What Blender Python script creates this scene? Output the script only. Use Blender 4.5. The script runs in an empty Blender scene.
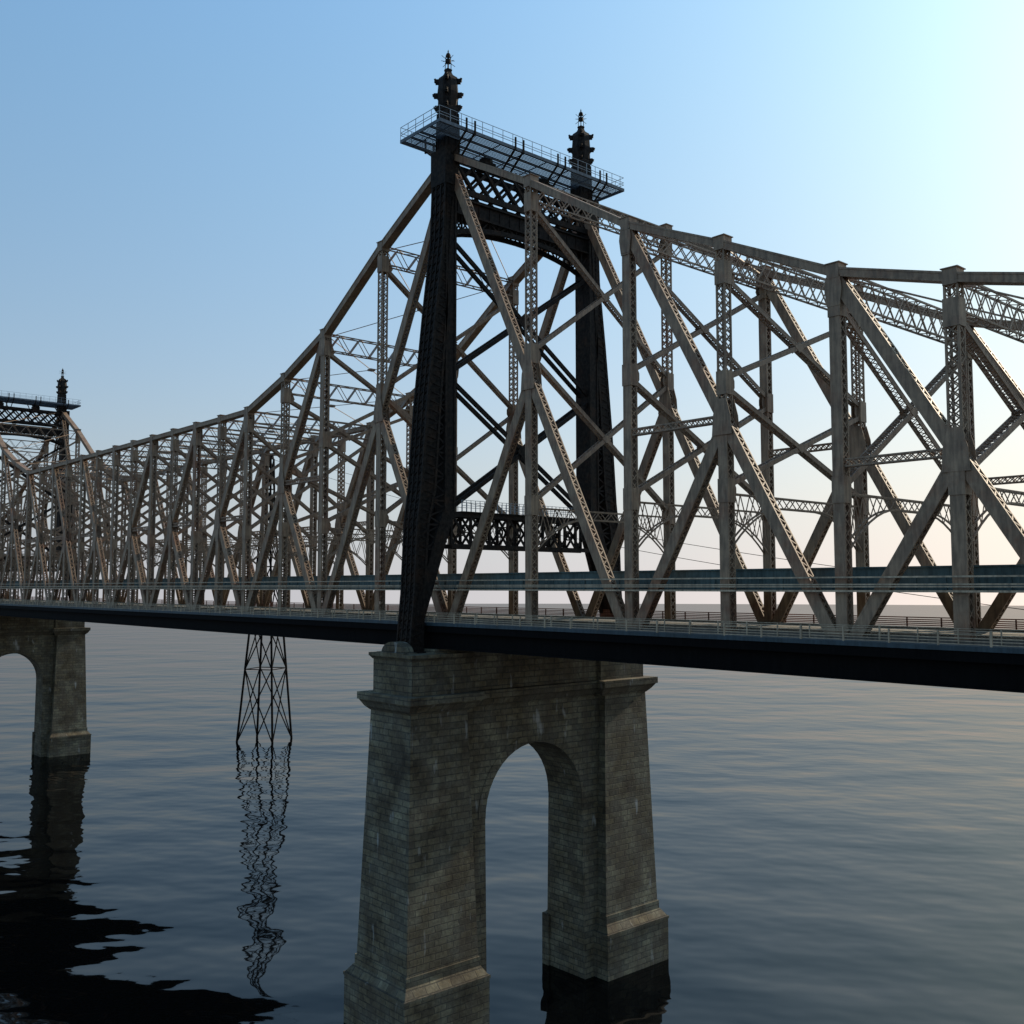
import bpy, math, random
from mathutils import Vector as V, noise
random.seed(7)
S = bpy.context.scene
COL = S.collection
ZW = -38.72                       # water level; z = 0 is the eye height of the photograph
YB = 18.27                        # front of the far truss
TX = -173.8                       # second tower

# ------------------------------------------------------------------ materials
def nt(name):
    m = bpy.data.materials.new(name); m.use_nodes = True
    t = m.node_tree; b = t.nodes['Principled BSDF']
    return m, t, b
def node(t, typ, **kw):
    n = t.nodes.new(typ)
    for k, v in kw.items():
        if k in n.inputs: n.inputs[k].default_value = v
        else: setattr(n, k, v)
    return n
def ramp(t, fac, stops):
    r = t.nodes.new('ShaderNodeValToRGB')
    e = r.color_ramp.elements
    while len(e) < len(stops): e.new(0.5)
    for i, (p, c) in enumerate(stops):
        e[i].position = p; e[i].color = (*c, 1) if len(c) == 3 else c
    t.links.new(fac, r.inputs[0]); return r
def mixc(t, fac, a, b, mode='MIX'):
    n = t.nodes.new('ShaderNodeMix'); n.data_type = 'RGBA'; n.blend_type = mode
    for s, v in ((n.inputs[0], fac), (n.inputs[6], a), (n.inputs[7], b)):
        if hasattr(v, 'links'): t.links.new(v, s)
        else: s.default_value = v if not isinstance(v, tuple) else (*v, 1)[:4]
    return n.outputs[2]
def steel(name, c1, c2, rust, rust_amt=0.5, rough=0.6, scale=1.0, spec=0.4):
    m, t, b = nt(name)
    g = node(t, 'ShaderNodeNewGeometry')
    n1 = node(t, 'ShaderNodeTexNoise', Scale=0.9*scale, Detail=5.0, Roughness=0.62)
    n2 = node(t, 'ShaderNodeTexNoise', Scale=0.22*scale, Detail=6.0, Roughness=0.7)
    mp = node(t, 'ShaderNodeMapping'); mp.inputs['Scale'].default_value = (4.0, 4.0, 0.5)
    n3 = node(t, 'ShaderNodeTexNoise', Scale=1.0*scale, Detail=4.0, Roughness=0.6)
    t.links.new(g.outputs['Position'], n1.inputs['Vector']); t.links.new(g.outputs['Position'], n2.inputs['Vector'])
    t.links.new(g.outputs['Position'], mp.inputs['Vector']); t.links.new(mp.outputs[0], n3.inputs['Vector'])
    r1 = ramp(t, n1.outputs[0], [(0.35, (0, 0, 0)), (0.68, (1, 1, 1))])
    base = mixc(t, r1.outputs[0], c1, c2)
    r2 = ramp(t, n2.outputs[0], [(0.5, (0, 0, 0)), (0.72, (rust_amt,)*3)])
    base = mixc(t, r2.outputs[0], base, rust)
    r3 = ramp(t, n3.outputs[0], [(0.33, (0.60, 0.60, 0.60)), (0.67, (1.2, 1.2, 1.2))])
    base = mixc(t, 1.0, base, r3.outputs[0], 'MULTIPLY')
    t.links.new(base, b.inputs['Base Color'])
    b.inputs['Roughness'].default_value = rough
    b.inputs['Specular IOR Level'].default_value = spec
    bp = node(t, 'ShaderNodeBump', Strength=0.25, Distance=0.03)
    t.links.new(n1.outputs[0], bp.inputs['Height']); t.links.new(bp.outputs[0], b.inputs['Normal'])
    return m
M = {}
M['steel'] = steel('painted_steel', (0.322, 0.214, 0.130), (0.212, 0.138, 0.086), (0.22, 0.075, 0.030), 0.85)
M['steel_fine'] = steel('painted_steel_light', (0.32, 0.215, 0.135), (0.24, 0.155, 0.10), (0.17, 0.085, 0.045), 0.5)
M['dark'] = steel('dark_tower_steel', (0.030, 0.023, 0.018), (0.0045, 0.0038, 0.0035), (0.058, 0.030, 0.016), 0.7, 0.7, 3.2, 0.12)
M['black'] = steel('black_girder_steel', (0.0042, 0.0038, 0.0038), (0.003, 0.0028, 0.003), (0.006, 0.005, 0.004), 0.5, 0.9, 1.0, 0.12)
M['teal'] = steel('teal_girder_paint', (0.085, 0.125, 0.12), (0.065, 0.10, 0.098), (0.05, 0.07, 0.06), 0.5, 0.65, 1.0, 0.2)
M['blue'] = steel('blue_kerb_paint', (0.035, 0.06, 0.075), (0.028, 0.05, 0.06), (0.03, 0.035, 0.03), 0.4)
M['rail'] = steel('grey_rail_paint', (0.50, 0.38, 0.25), (0.38, 0.29, 0.19), (0.16, 0.11, 0.07), 0.5)
M['rustrail'] = steel('rust_brown_rail_paint', (0.26, 0.11, 0.065), (0.19, 0.08, 0.05), (0.12, 0.05, 0.03), 0.5)
M['grating'] = steel('grey_grating_steel', (0.10, 0.12, 0.14), (0.07, 0.085, 0.10), (0.05, 0.05, 0.05), 0.4, 0.5)
M['thinrail'] = steel('galvanised_rail', (0.32, 0.35, 0.36), (0.25, 0.28, 0.30), (0.2, 0.2, 0.2), 0.3, 0.45)
M['asphalt'] = steel('asphalt', (0.21, 0.19, 0.16), (0.15, 0.14, 0.12), (0.10, 0.09, 0.08), 0.6, 0.9)
M['concrete'] = steel('pale_concrete', (0.17, 0.14, 0.11), (0.12, 0.10, 0.08), (0.1, 0.07, 0.05), 0.5, 0.85)

def stone_material():
    m, t, b = nt('pier_masonry')
    tc = node(t, 'ShaderNodeTexCoord'); g = node(t, 'ShaderNodeNewGeometry')
    sp = node(t, 'ShaderNodeSeparateXYZ'); sn = node(t, 'ShaderNodeSeparateXYZ')
    t.links.new(tc.outputs['Object'], sp.inputs[0]); t.links.new(g.outputs['Normal'], sn.inputs[0])
    ab = node(t, 'ShaderNodeMath', operation='ABSOLUTE'); t.links.new(sn.outputs[0], ab.inputs[0])
    gt = node(t, 'ShaderNodeMath', operation='GREATER_THAN'); t.links.new(ab.outputs[0], gt.inputs[0]); gt.inputs[1].default_value = 0.6
    mx = node(t, 'ShaderNodeMix', data_type='FLOAT')
    t.links.new(gt.outputs[0], mx.inputs[0]); t.links.new(sp.outputs[0], mx.inputs[2]); t.links.new(sp.outputs[1], mx.inputs[3])
    cb = node(t, 'ShaderNodeCombineXYZ'); t.links.new(mx.outputs[0], cb.inputs[0]); t.links.new(sp.outputs[2], cb.inputs[1])
    # slight waviness of the courses
    nw = node(t, 'ShaderNodeTexNoise', Scale=0.8, Detail=2.0); t.links.new(tc.outputs['Object'], nw.inputs['Vector'])
    vm = node(t, 'ShaderNodeVectorMath', operation='MULTIPLY_ADD'); t.links.new(nw.outputs['Color'], vm.inputs[0])
    vm.inputs[1].default_value = (0.5, 0.10, 0); t.links.new(cb.outputs[0], vm.inputs[2])
    br = node(t, 'ShaderNodeTexBrick', offset=0.5, squash=1.0)
    t.links.new(vm.outputs[0], br.inputs['Vector'])
    br.inputs['Scale'].default_value = 1.0; br.inputs['Mortar Size'].default_value = 0.045
    br.inputs['Mortar Smooth'].default_value = 0.3; br.inputs['Bias'].default_value = -0.1
    br.inputs['Brick Width'].default_value = 1.35; br.inputs['Row Height'].default_value = 0.57
    br.inputs['Color1'].default_value = (0.168, 0.142, 0.092, 1); br.inputs['Color2'].default_value = (0.088, 0.076, 0.056, 1)
    br.inputs['Mortar'].default_value = (0.068, 0.060, 0.046, 1)
    ns = node(t, 'ShaderNodeTexNoise', Scale=0.30, Detail=7.0, Roughness=0.66); t.links.new(tc.outputs['Object'], ns.inputs['Vector'])
    rs = ramp(t, ns.outputs[0], [(0.34, (0.36, 0.29, 0.20)), (0.46, (0.82, 0.77, 0.64)), (0.55, (1.0, 1.02, 0.98)), (0.66, (1.45, 1.52, 1.42))])
    c = mixc(t, 1.0, br.outputs['Color'], rs.outputs[0], 'MULTIPLY')
    nf = node(t, 'ShaderNodeTexNoise', Scale=3.5, Detail=6.0, Roughness=0.7); t.links.new(tc.outputs['Object'], nf.inputs['Vector'])
    rf = ramp(t, nf.outputs[0], [(0.3, (0.6, 0.6, 0.6)), (0.7, (1.3, 1.3, 1.3))])
    c = mixc(t, 1.0, c, rf.outputs[0], 'MULTIPLY')
    # pale lime runs and droppings: noise stretched along z
    mp = node(t, 'ShaderNodeMapping'); mp.inputs['Scale'].default_value = (1.1, 1.1, 0.32)
    t.links.new(tc.outputs['Object'], mp.inputs[0])
    nr = node(t, 'ShaderNodeTexNoise', Scale=1.0, Detail=3.0, Roughness=0.5); t.links.new(mp.outputs[0], nr.inputs['Vector'])
    rr = ramp(t, nr.outputs[0], [(0.66, (0, 0, 0)), (0.76, (0.5, 0.5, 0.5))])
    c = mixc(t, rr.outputs[0], c, (0.50, 0.50, 0.47))
    # dark vertical seepage
    mp2 = node(t, 'ShaderNodeMapping'); mp2.inputs['Scale'].default_value = (0.9, 0.9, 0.12); mp2.inputs['Location'].default_value = (7, 3, 0)
    t.links.new(tc.outputs['Object'], mp2.inputs[0])
    nd = node(t, 'ShaderNodeTexNoise', Scale=1.0, Detail=4.0, Roughness=0.6); t.links.new(mp2.outputs[0], nd.inputs['Vector'])
    rd = ramp(t, nd.outputs[0], [(0.50, (0, 0, 0)), (0.68, (0.6, 0.6, 0.6))])
    c = mixc(t, rd.outputs[0], c, (0.075, 0.055, 0.035))
    t.links.new(c, b.inputs['Base Color'])
    b.inputs['Roughness'].default_value = 0.88
    hm = node(t, 'ShaderNodeMath', operation='MULTIPLY_ADD'); t.links.new(nf.outputs[0], hm.inputs[0]); hm.inputs[1].default_value = 0.5
    iv = node(t, 'ShaderNodeMath', operation='SUBTRACT'); iv.inputs[0].default_value = 1.0; t.links.new(br.outputs['Fac'], iv.inputs[1])
    t.links.new(iv.outputs[0], hm.inputs[2])
    bp = node(t, 'ShaderNodeBump', Strength=0.9, Distance=0.10)
    t.links.new(hm.outputs[0], bp.inputs['Height']); t.links.new(bp.outputs[0], b.inputs['Normal'])
    return m
M['stone'] = stone_material()

def water_material():
    m, t, b = nt('river_water')
    b.inputs['Base Color'].default_value = (0.001, 0.0015, 0.002, 1)
    b.inputs['Roughness'].default_value = 0.8
    b.inputs['Specular IOR Level'].default_value = 0.0
    g = node(t, 'ShaderNodeNewGeometry')
    def layer(scale, rot, detail, st):
        mp = node(t, 'ShaderNodeMapping', vector_type='TEXTURE'); mp.inputs['Rotation'].default_value = (0, 0, rot)
        mp.inputs['Scale'].default_value = st
        t.links.new(g.outputs['Position'], mp.inputs[0])
        n = node(t, 'ShaderNodeTexNoise', Scale=scale, Detail=detail, Roughness=0.5)
        t.links.new(mp.outputs[0], n.inputs['Vector']); return n.outputs[0]
    a = layer(0.030, math.radians(52), 2.0, (1.3, 0.9, 1))
    c = layer(0.11, math.radians(38), 2.0, (1.25, 0.9, 1))
    d = layer(0.5, math.radians(60), 2.0, (1.2, 0.9, 1))
    x1 = node(t, 'ShaderNodeMath', operation='MULTIPLY'); t.links.new(a, x1.inputs[0]); x1.inputs[1].default_value = 1.45
    x2 = node(t, 'ShaderNodeMath', operation='MULTIPLY_ADD'); t.links.new(c, x2.inputs[0]); x2.inputs[1].default_value = 0.34; t.links.new(x1.outputs[0], x2.inputs[2])
    x3 = node(t, 'ShaderNodeMath', operation='MULTIPLY_ADD'); t.links.new(d, x3.inputs[0]); x3.inputs[1].default_value = 0.009; t.links.new(x2.outputs[0], x3.inputs[2])
    bp = node(t, 'ShaderNodeBump', Strength=1.0, Distance=1.0)
    t.links.new(x3.outputs[0], bp.inputs['Height'])
    # mirror part weighted by Fresnel; wavelets too small to model keep it below a perfect mirror at grazing angles
    fr = node(t, 'ShaderNodeFresnel', IOR=1.333); t.links.new(bp.outputs[0], fr.inputs['Normal'])
    k1 = node(t, 'ShaderNodeMath', operation='MULTIPLY_ADD'); t.links.new(fr.outputs[0], k1.inputs[0]); k1.inputs[1].default_value = 0.95; k1.inputs[2].default_value = 0.95
    k2 = node(t, 'ShaderNodeMath', operation='DIVIDE'); t.links.new(fr.outputs[0], k2.inputs[0]); t.links.new(k1.outputs[0], k2.inputs[1])
    gl = node(t, 'ShaderNodeBsdfGlossy', Roughness=0.03); t.links.new(bp.outputs[0], gl.inputs['Normal'])
    ms = node(t, 'ShaderNodeMixShader'); t.links.new(k2.outputs[0], ms.inputs[0]); t.links.new(b.outputs[0], ms.inputs[1]); t.links.new(gl.outputs[0], ms.inputs[2])
    t.links.new(ms.outputs[0], t.nodes['Material Output'].inputs['Surface'])
    return m
M['water'] = water_material()

# ------------------------------------------------------------------ mesh builder
class MB:
    def __init__(s): s.v = []; s.f = []
    def hexa(s, c):
        n = len(s.v); s.v.extend(c)
        s.f += [(n, n+3, n+2, n+1), (n+4, n+5, n+6, n+7), (n, n+1, n+5, n+4), (n+1, n+2, n+6, n+5), (n+2, n+3, n+7, n+6), (n+3, n, n+4, n+7)]
    def box(s, x0, x1, y0, y1, z0, z1):
        s.hexa([(x0, y0, z0), (x1, y0, z0), (x1, y1, z0), (x0, y1, z0), (x0, y0, z1), (x1, y0, z1), (x1, y1, z1), (x0, y1, z1)])
    def frus(s, a, z0, b, z1):        # a, b = (x0, x1, y0, y1) at z0 and z1
        s.hexa([(a[0], a[2], z0), (a[1], a[2], z0), (a[1], a[3], z0), (a[0], a[3], z0), (b[0], b[2], z1), (b[1], b[2], z1), (b[1], b[3], z1), (b[0], b[3], z1)])
    def beam(s, p, q, w, d, side):    # w along side, d across it
        p = V(p); q = V(q); t = (q-p).normalized(); sd = V(side); sd = (sd - t*sd.dot(t)).normalized(); n = t.cross(sd)
        a = sd*(w/2); b = n*(d/2)
        s.hexa([tuple(x) for x in (p-a-b, p+a-b, p+a+b, p-a+b, q-a-b, q+a-b, q+a+b, q-a+b)])
    def tube(s, p, q, r0, r1=None, n=8):
        r1 = r0 if r1 is None else r1
        p = V(p); q = V(q); t = (q-p).normalized(); u = t.orthogonal().normalized(); w = t.cross(u); k = len(s.v)
        for c, r in ((p, r0), (q, r1)):
            for i in range(n):
                a = 2*math.pi*i/n; s.v.append(tuple(c+u*(r*math.cos(a))+w*(r*math.sin(a))))
        for i in range(n): s.f.append((k+i, k+(i+1) % n, k+n+(i+1) % n, k+n+i))
        s.f.append(tuple(range(k+n-1, k-1, -1))); s.f.append(tuple(range(k+n, k+2*n)))
    def lathe(s, c, prof, n=8, rot=0.0):
        k = len(s.v)
        for r, z in prof:
            for i in range(n):
                a = rot+2*math.pi*i/n; s.v.append((c[0]+r*math.cos(a), c[1]+r*math.sin(a), c[2]+z))
        for j in range(len(prof)-1):
            for i in range(n): s.f.append((k+j*n+i, k+j*n+(i+1) % n, k+(j+1)*n+(i+1) % n, k+(j+1)*n+i))
        s.f.append(tuple(range(k+n-1, k-1, -1))); s.f.append(tuple(range(k+(len(prof)-1)*n, k+len(prof)*n)))
    def plate(s, pts, off):           # polygon extruded by the vector off
        k = len(s.v); n = len(pts); o = V(off)
        s.v += [tuple(p) for p in pts]; s.v += [tuple(V(p)+o) for p in pts]
        s.f.append(tuple(range(k, k+n))[::-1]); s.f.append(tuple(range(k+n, k+2*n)))
        for i in range(n): s.f.append((k+i, k+(i+1) % n, k+n+(i+1) % n, k+n+i))
    def laced(s, p, q, w, d, side, solid='s', pitch=0.8, bar=0.09, corner=0.13, style='X', th=0.03):
        """built-up member: four corner angles, solid plates or lacing on the four faces.
        solid: 's' = plates on the +-side faces, 'n' = on the other two, '' = laced all round"""
        p = V(p); q = V(q); L = (q-p).length; t = (q-p)/L; sd = V(side); sd = (sd - t*sd.dot(t)).normalized(); n = t.cross(sd)
        c = corner
        for i in (-1, 1):
            for j in (-1, 1):
                o = sd*(i*(w/2-c/2)) + n*(j*(d/2-c/2)); s.beam(p+o, q+o, c, c, sd)
        for key, A, B, a, b in (('s', sd, n, w, d), ('n', n, sd, d, w)):
            # faces with normal +-A, lacing runs across B
            for i in (-1, 1):
                if key in solid:
                    o = A*(i*(a/2-0.035)); s.beam(p+o, q+o, 0.05 if key == 's' else b-0.06, b-0.06 if key == 's' else 0.05, sd)
                else:
                    k = max(2, int(L/pitch)); h = b/2-c*0.5
                    o = A*(i*(a/2-th*0.8))
                    for m_ in range(k):
                        u0 = p+o+t*(L*m_/k); u1 = p+o+t*(L*(m_+1)/k)
                        sg = 1 if m_ % 2 else -1
                        s._bar(u0+B*(h*sg), u1-B*(h*sg), bar, th, A)
                        if style == 'X': s._bar(u0-B*(h*sg)-A*(i*th*1.1), u1+B*(h*sg)-A*(i*th*1.1), bar, th, A)
    def _bar(s, p, q, wd, th, nrm):   # flat bar with the flat side facing nrm
        s.beam(p, q, th, wd, nrm)
    def build(s, name, mat, parent=None, origin=(0, 0, 0), smooth=False):
        o_ = V(origin); me = bpy.data.meshes.new(name)
        me.from_pydata([(v[0]-o_.x, v[1]-o_.y, v[2]-o_.z) for v in s.v], [], s.f); me.update()
        me.materials.append(M[mat] if isinstance(mat, str) else mat)
        if smooth:
            for p in me.polygons: p.use_smooth = True
        o = bpy.data.objects.new(name, me); COL.objects.link(o)
        if parent is not None: o.parent = parent; o.location = o_
        else: o.location = o_
        return o
def empty(name, label, cat, loc=(0, 0, 0), group=None):
    o = bpy.data.objects.new(name, None); COL.objects.link(o); o.location = loc
    o['label'] = label; o['category'] = cat
    if group: o['group'] = group
    o.empty_display_size = 1
    return o

# ------------------------------------------------------------------ bridge geometry
Yv = (0, 1, 0)
# nodes: (x, top chord level, kind)
R = [(11.5, 35.8), (22.9, 28.8), (31.9, 24.9), (40.85, 20.7), (48.45, 18.55), (56.0, 16.7), (63.6, 15.1)]
Lh = [(11.5, 35.9), (22.9, 28.8), (31.9, 25.2), (41.2, 22.4)]
nodes = []
for i, (x, z) in enumerate(reversed(R)): nodes.append((x, z, 'e' if (7-i) % 2 == 0 else 'o', 7-i, 'R'))
nodes.append((0.0, 42.1, 't', 0, 'T'))
span = []
for i, (x, z) in enumerate(Lh): span.append((-x, z, i+1))
x4 = -41.2; x16 = TX+41.2
for k in range(1, 12): span.append((x4+(x16-x4)*k/12, 22.35, 4+k))
for i, (x, z) in reversed(list(enumerate(Lh))): span.append((TX+x, z, 20-(i+1)))
for x, z, i in span: nodes.append((x, z, 'e' if i % 2 == 0 else 'o', i, 'L'))
nodes.append((TX, 42.1, 't', 0, 'U'))
for i, (x, z) in enumerate(R): nodes.append((TX-x, z, 'e' if (i+1) % 2 == 0 else 'o', i+1, 'W'))
nodes.append((TX-71.2, 14.0, 'e', 8, 'W'))
ZB = -4.4
bridge = empty('cantilever_bridge', 'long brown lattice steel cantilever bridge with two black spired towers on stone piers', 'bridge', (0, 9.4, -5.5))
BO = V((0, 9.4, -5.5))
def child(o):                      # keep world place under the bridge empty
    o.parent = bridge; o.location = o.location - BO
    return o
def sub(o, par):
    o.parent = par; o.location = V(o.location) - V(par.location) - (BO if par.parent else V((0, 0, 0)))
    return o

def gusset_levels(x, z, kind, i, sec):
    if sec in 'RW' and i >= 4: return [z-2.4, 6.2]
    if z > 33: return [z-2.1, 20.2, 7.0]
    if z > 27: return [z-1.9, 16.5, 6.8]
    if z > 24: return [z-2.4, 14.5, 6.8]
    return [z-2.1, 6.8]

def far_detail(x): return x < -95
def build_truss(y0, label):
    yc = y0+0.4
    w = 0.9
    mb = MB()
    # top chord, panel by panel; bottom chord in one run
    for a, b in zip(nodes[:-1], nodes[1:]):
        h = 0.58
        if a[2] == 't' or b[2] == 't': za, zb = a[1]-(0.35 if a[2] == 't' else h/2), b[1]-(0.35 if b[2] == 't' else h/2)
        else: za, zb = a[1]-h/2, b[1]-h/2
        hh = 0.72 if (a[4] in 'LTU' and b[4] in 'LTU' and (a[1] > 23 or b[1] > 23)) else h
        mb.beam((a[0], yc, za), (b[0], yc, zb), w-0.02, hh-0.02, Yv)
        # flange strips and rivet rows read as fine relief along the chord
        for j in (-1, 1):
            n = V((b[0]-a[0], 0, zb-za)).normalized().cross(V(Yv))
            o = n*(j*(hh/2-0.06))
            mb.beam(V((a[0], yc, za))+o, V((b[0], yc, zb))+o, w+0.05, 0.13, Yv)
    for a in nodes:                # caps where posts meet the chord
        if a[2] != 't':
            z = a[1]
            mb.box(a[0]-0.44, a[0]+0.44, yc-0.49, yc+0.49, z-0.75, z+0.22)
            mb.box(a[0]-0.53, a[0]+0.53, yc-0.56, yc+0.56, z+0.22, z+0.28)
    truss = child(mb.build('truss', 'steel', None, (0, yc, -5)))
    truss['label'] = label
    mb = MB()
    mb.box(nodes[-1][0], nodes[0][0], yc-0.44, yc+0.44, ZB-0.5, ZB+0.5)
    sub(mb.build('bottom_chord', 'steel', None, (0, yc, ZB)), truss)
    # posts
    for (x, z, kind, i, sec) in nodes:
        if kind == 't': continue
        mb = MB(); far = far_detail(x)
        pitch = 0.62 if not far else 0.9
        mid = mid_level(i, sec, z)
        lv = gusset_levels(x, z, kind, i, sec)
        W_ = 0.8; D_ = 0.78 if not (sec == 'R' and i >= 5) else 0.9
        if kind == 'o':
            mb.laced((x, yc, mid), (x, yc, z-0.6), W_, D_, Yv, '', pitch, 0.085, 0.13)
            mb.laced((x, yc, ZB), (x, yc, mid), W_, D_, Yv, 's', pitch, 0.085, 0.13)
        else:
            mb.laced((x, yc, ZB), (x, yc, z-0.6), W_, D_, Yv, 's', pitch, 0.085, 0.15)
        for g in lv:               # solid collars
            hh = 0.85
            mb.box(x-D_/2-0.05, x+D_/2+0.05, yc-W_/2-0.05, yc+W_/2+0.05, g-hh, g+hh)
            s_ = 1 if y0 < 9 else -1
            ya = yc+s_*(W_/2)
            if far or x < -38: continue
            for xo in (-0.17, 0.15):
                if g == lv[0]: pts = [(x+xo, ya, g+hh), (x+xo, ya+s_*0.2, g+hh), (x+xo, ya+s_*0.72, g-0.35), (x+xo, ya+s_*0.4, g-hh), (x+xo, ya, g-hh)]
                else: pts = [(x+xo, ya, g+hh), (x+xo, ya+s_*0.15, g+hh), (x+xo, ya+s_*0.5, g+0.25), (x+xo, ya+s_*0.5, g-0.25), (x+xo, ya+s_*0.15, g-hh), (x+xo, ya, g-hh)]
                mb.plate(pts, (0.03, 0, 0))
        if kind == 'o':            # gusset where diagonals cross the post
            for yy in (yc-W_/2-0.075, yc+W_/2+0.045):
                g = mid
                mb.plate([(x-0.75, yy, g+0.3), (x-0.42, yy, g+1.5), (x+0.42, yy, g+1.5), (x+0.75, yy, g+0.3), (x+0.85, yy, g-1.1), (x-0.85, yy, g-1.1)], (0, 0.03, 0))
        else:
            for yy in (yc-W_/2-0.075, yc+W_/2+0.045):
                mb.plate([(x-0.5, yy, z-0.6), (x+0.5, yy, z-0.6), (x+0.62, yy, z-1.5), (x+0.45, yy, z-2.6), (x-0.45, yy, z-2.6), (x-0.62, yy, z-1.5)], (0, 0.03, 0))
        sub(mb.build('post', 'steel', None, (x, yc, ZB)), truss)
    # diagonals: from a high even node down through the middle of the next post
    P = {n[3:]: n for n in nodes}
    def diag(a, za, b, zb, far, heavy=0.80):
        mb = MB(); pitch = 0.42 if not far else 0.8
        mb.laced((a, yc, za), (b, yc, zb), 0.72, heavy, Yv, 's', pitch, 0.09, 0.13)
        sub(mb.build('diagonal', 'steel', None, (a, yc, za)), truss)
    def strut(xa, xb, z):
        mb = MB(); a, b = sorted((xa, xb))
        mb.laced((a+0.4, yc, z), (b-0.4, yc, z), 0.6, 0.55, Yv, '', 0.5, 0.07, 0.10)
        sub(mb.build('strut', 'steel_fine', None, (a, yc, z)), truss)
    def chain(seq):                # seq of (x, top, mid-level) alternating e o e o ...
        for k in range(0, len(seq)-2, 2):
            e0, o1, e2 = seq[k], seq[k+1], seq[k+2]
            zt = e0[1]-(1.2 if k == 0 and e0[2] == 't' else 0.6)
            far = far_detail(o1[0]); m = mid_of(e0, o1, e2)
            diag(e0[0], zt, o1[0], m, far, 0.84); diag(o1[0], m, e2[0], ZB, far, 0.84)
            diag(o1[0], m-0.3, e0[0], ZB, far, 0.84)
            if e0[2] != 't': strut(e0[0], o1[0], m+0.1)
    def seqof(lst): return [(x, z, k) for (x, z, k, i, s) in lst]
    rs = [n for n in nodes if n[4] in 'RT']; rs.sort(key=lambda n: n[0]); chain(seqof(rs))
    ls = [n for n in nodes if n[4] in 'TL' and n[0] >= -88]; ls.sort(key=lambda n: -n[0]); chain(seqof(ls))
    us = [n for n in nodes if n[4] in 'LU' and n[0] <= -85]; us.sort(key=lambda n: n[0]); chain(seqof(us))
    ws = [n for n in nodes if n[4] in 'UW']; ws.sort(key=lambda n: -n[0]); chain(seqof(ws))
    return truss
def mid_of(e0, o1, e2):
    zt = e0[1]-(1.2 if e0[2] == 't' else 0.6)
    f = (o1[0]-e0[0])/(e2[0]-e0[0]); return zt+(ZB-zt)*f
MID = {}
def _mids():
    def ch(l):
        for k in range(0, len(l)-2, 2): MID[round(l[k+1][0], 2)] = mid_of(l[k], l[k+1], l[k+2])
    rs = sorted([n for n in nodes if n[4] in 'RT'], key=lambda n: n[0]); ch(rs)
    ch(sorted([n for n in nodes if n[4] in 'TL' and n[0] >= -88], key=lambda n: -n[0]))
    ch(sorted([n for n in nodes if n[4] in 'LU' and n[0] <= -85], key=lambda n: n[0]))
    ch(sorted([n for n in nodes if n[4] in 'UW'], key=lambda n: -n[0]))
_mids()
_xof = {(n[3], n[4]): n[0] for n in nodes}
def mid_level(i, sec, z): return MID.get(round(_xof[(i, sec)], 2), 8.0)

near_truss = build_truss(0.0, 'grey brown lattice truss on the near side of the bridge')
far_truss = build_truss(YB, 'brown lattice truss on the far side of the bridge')

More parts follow.
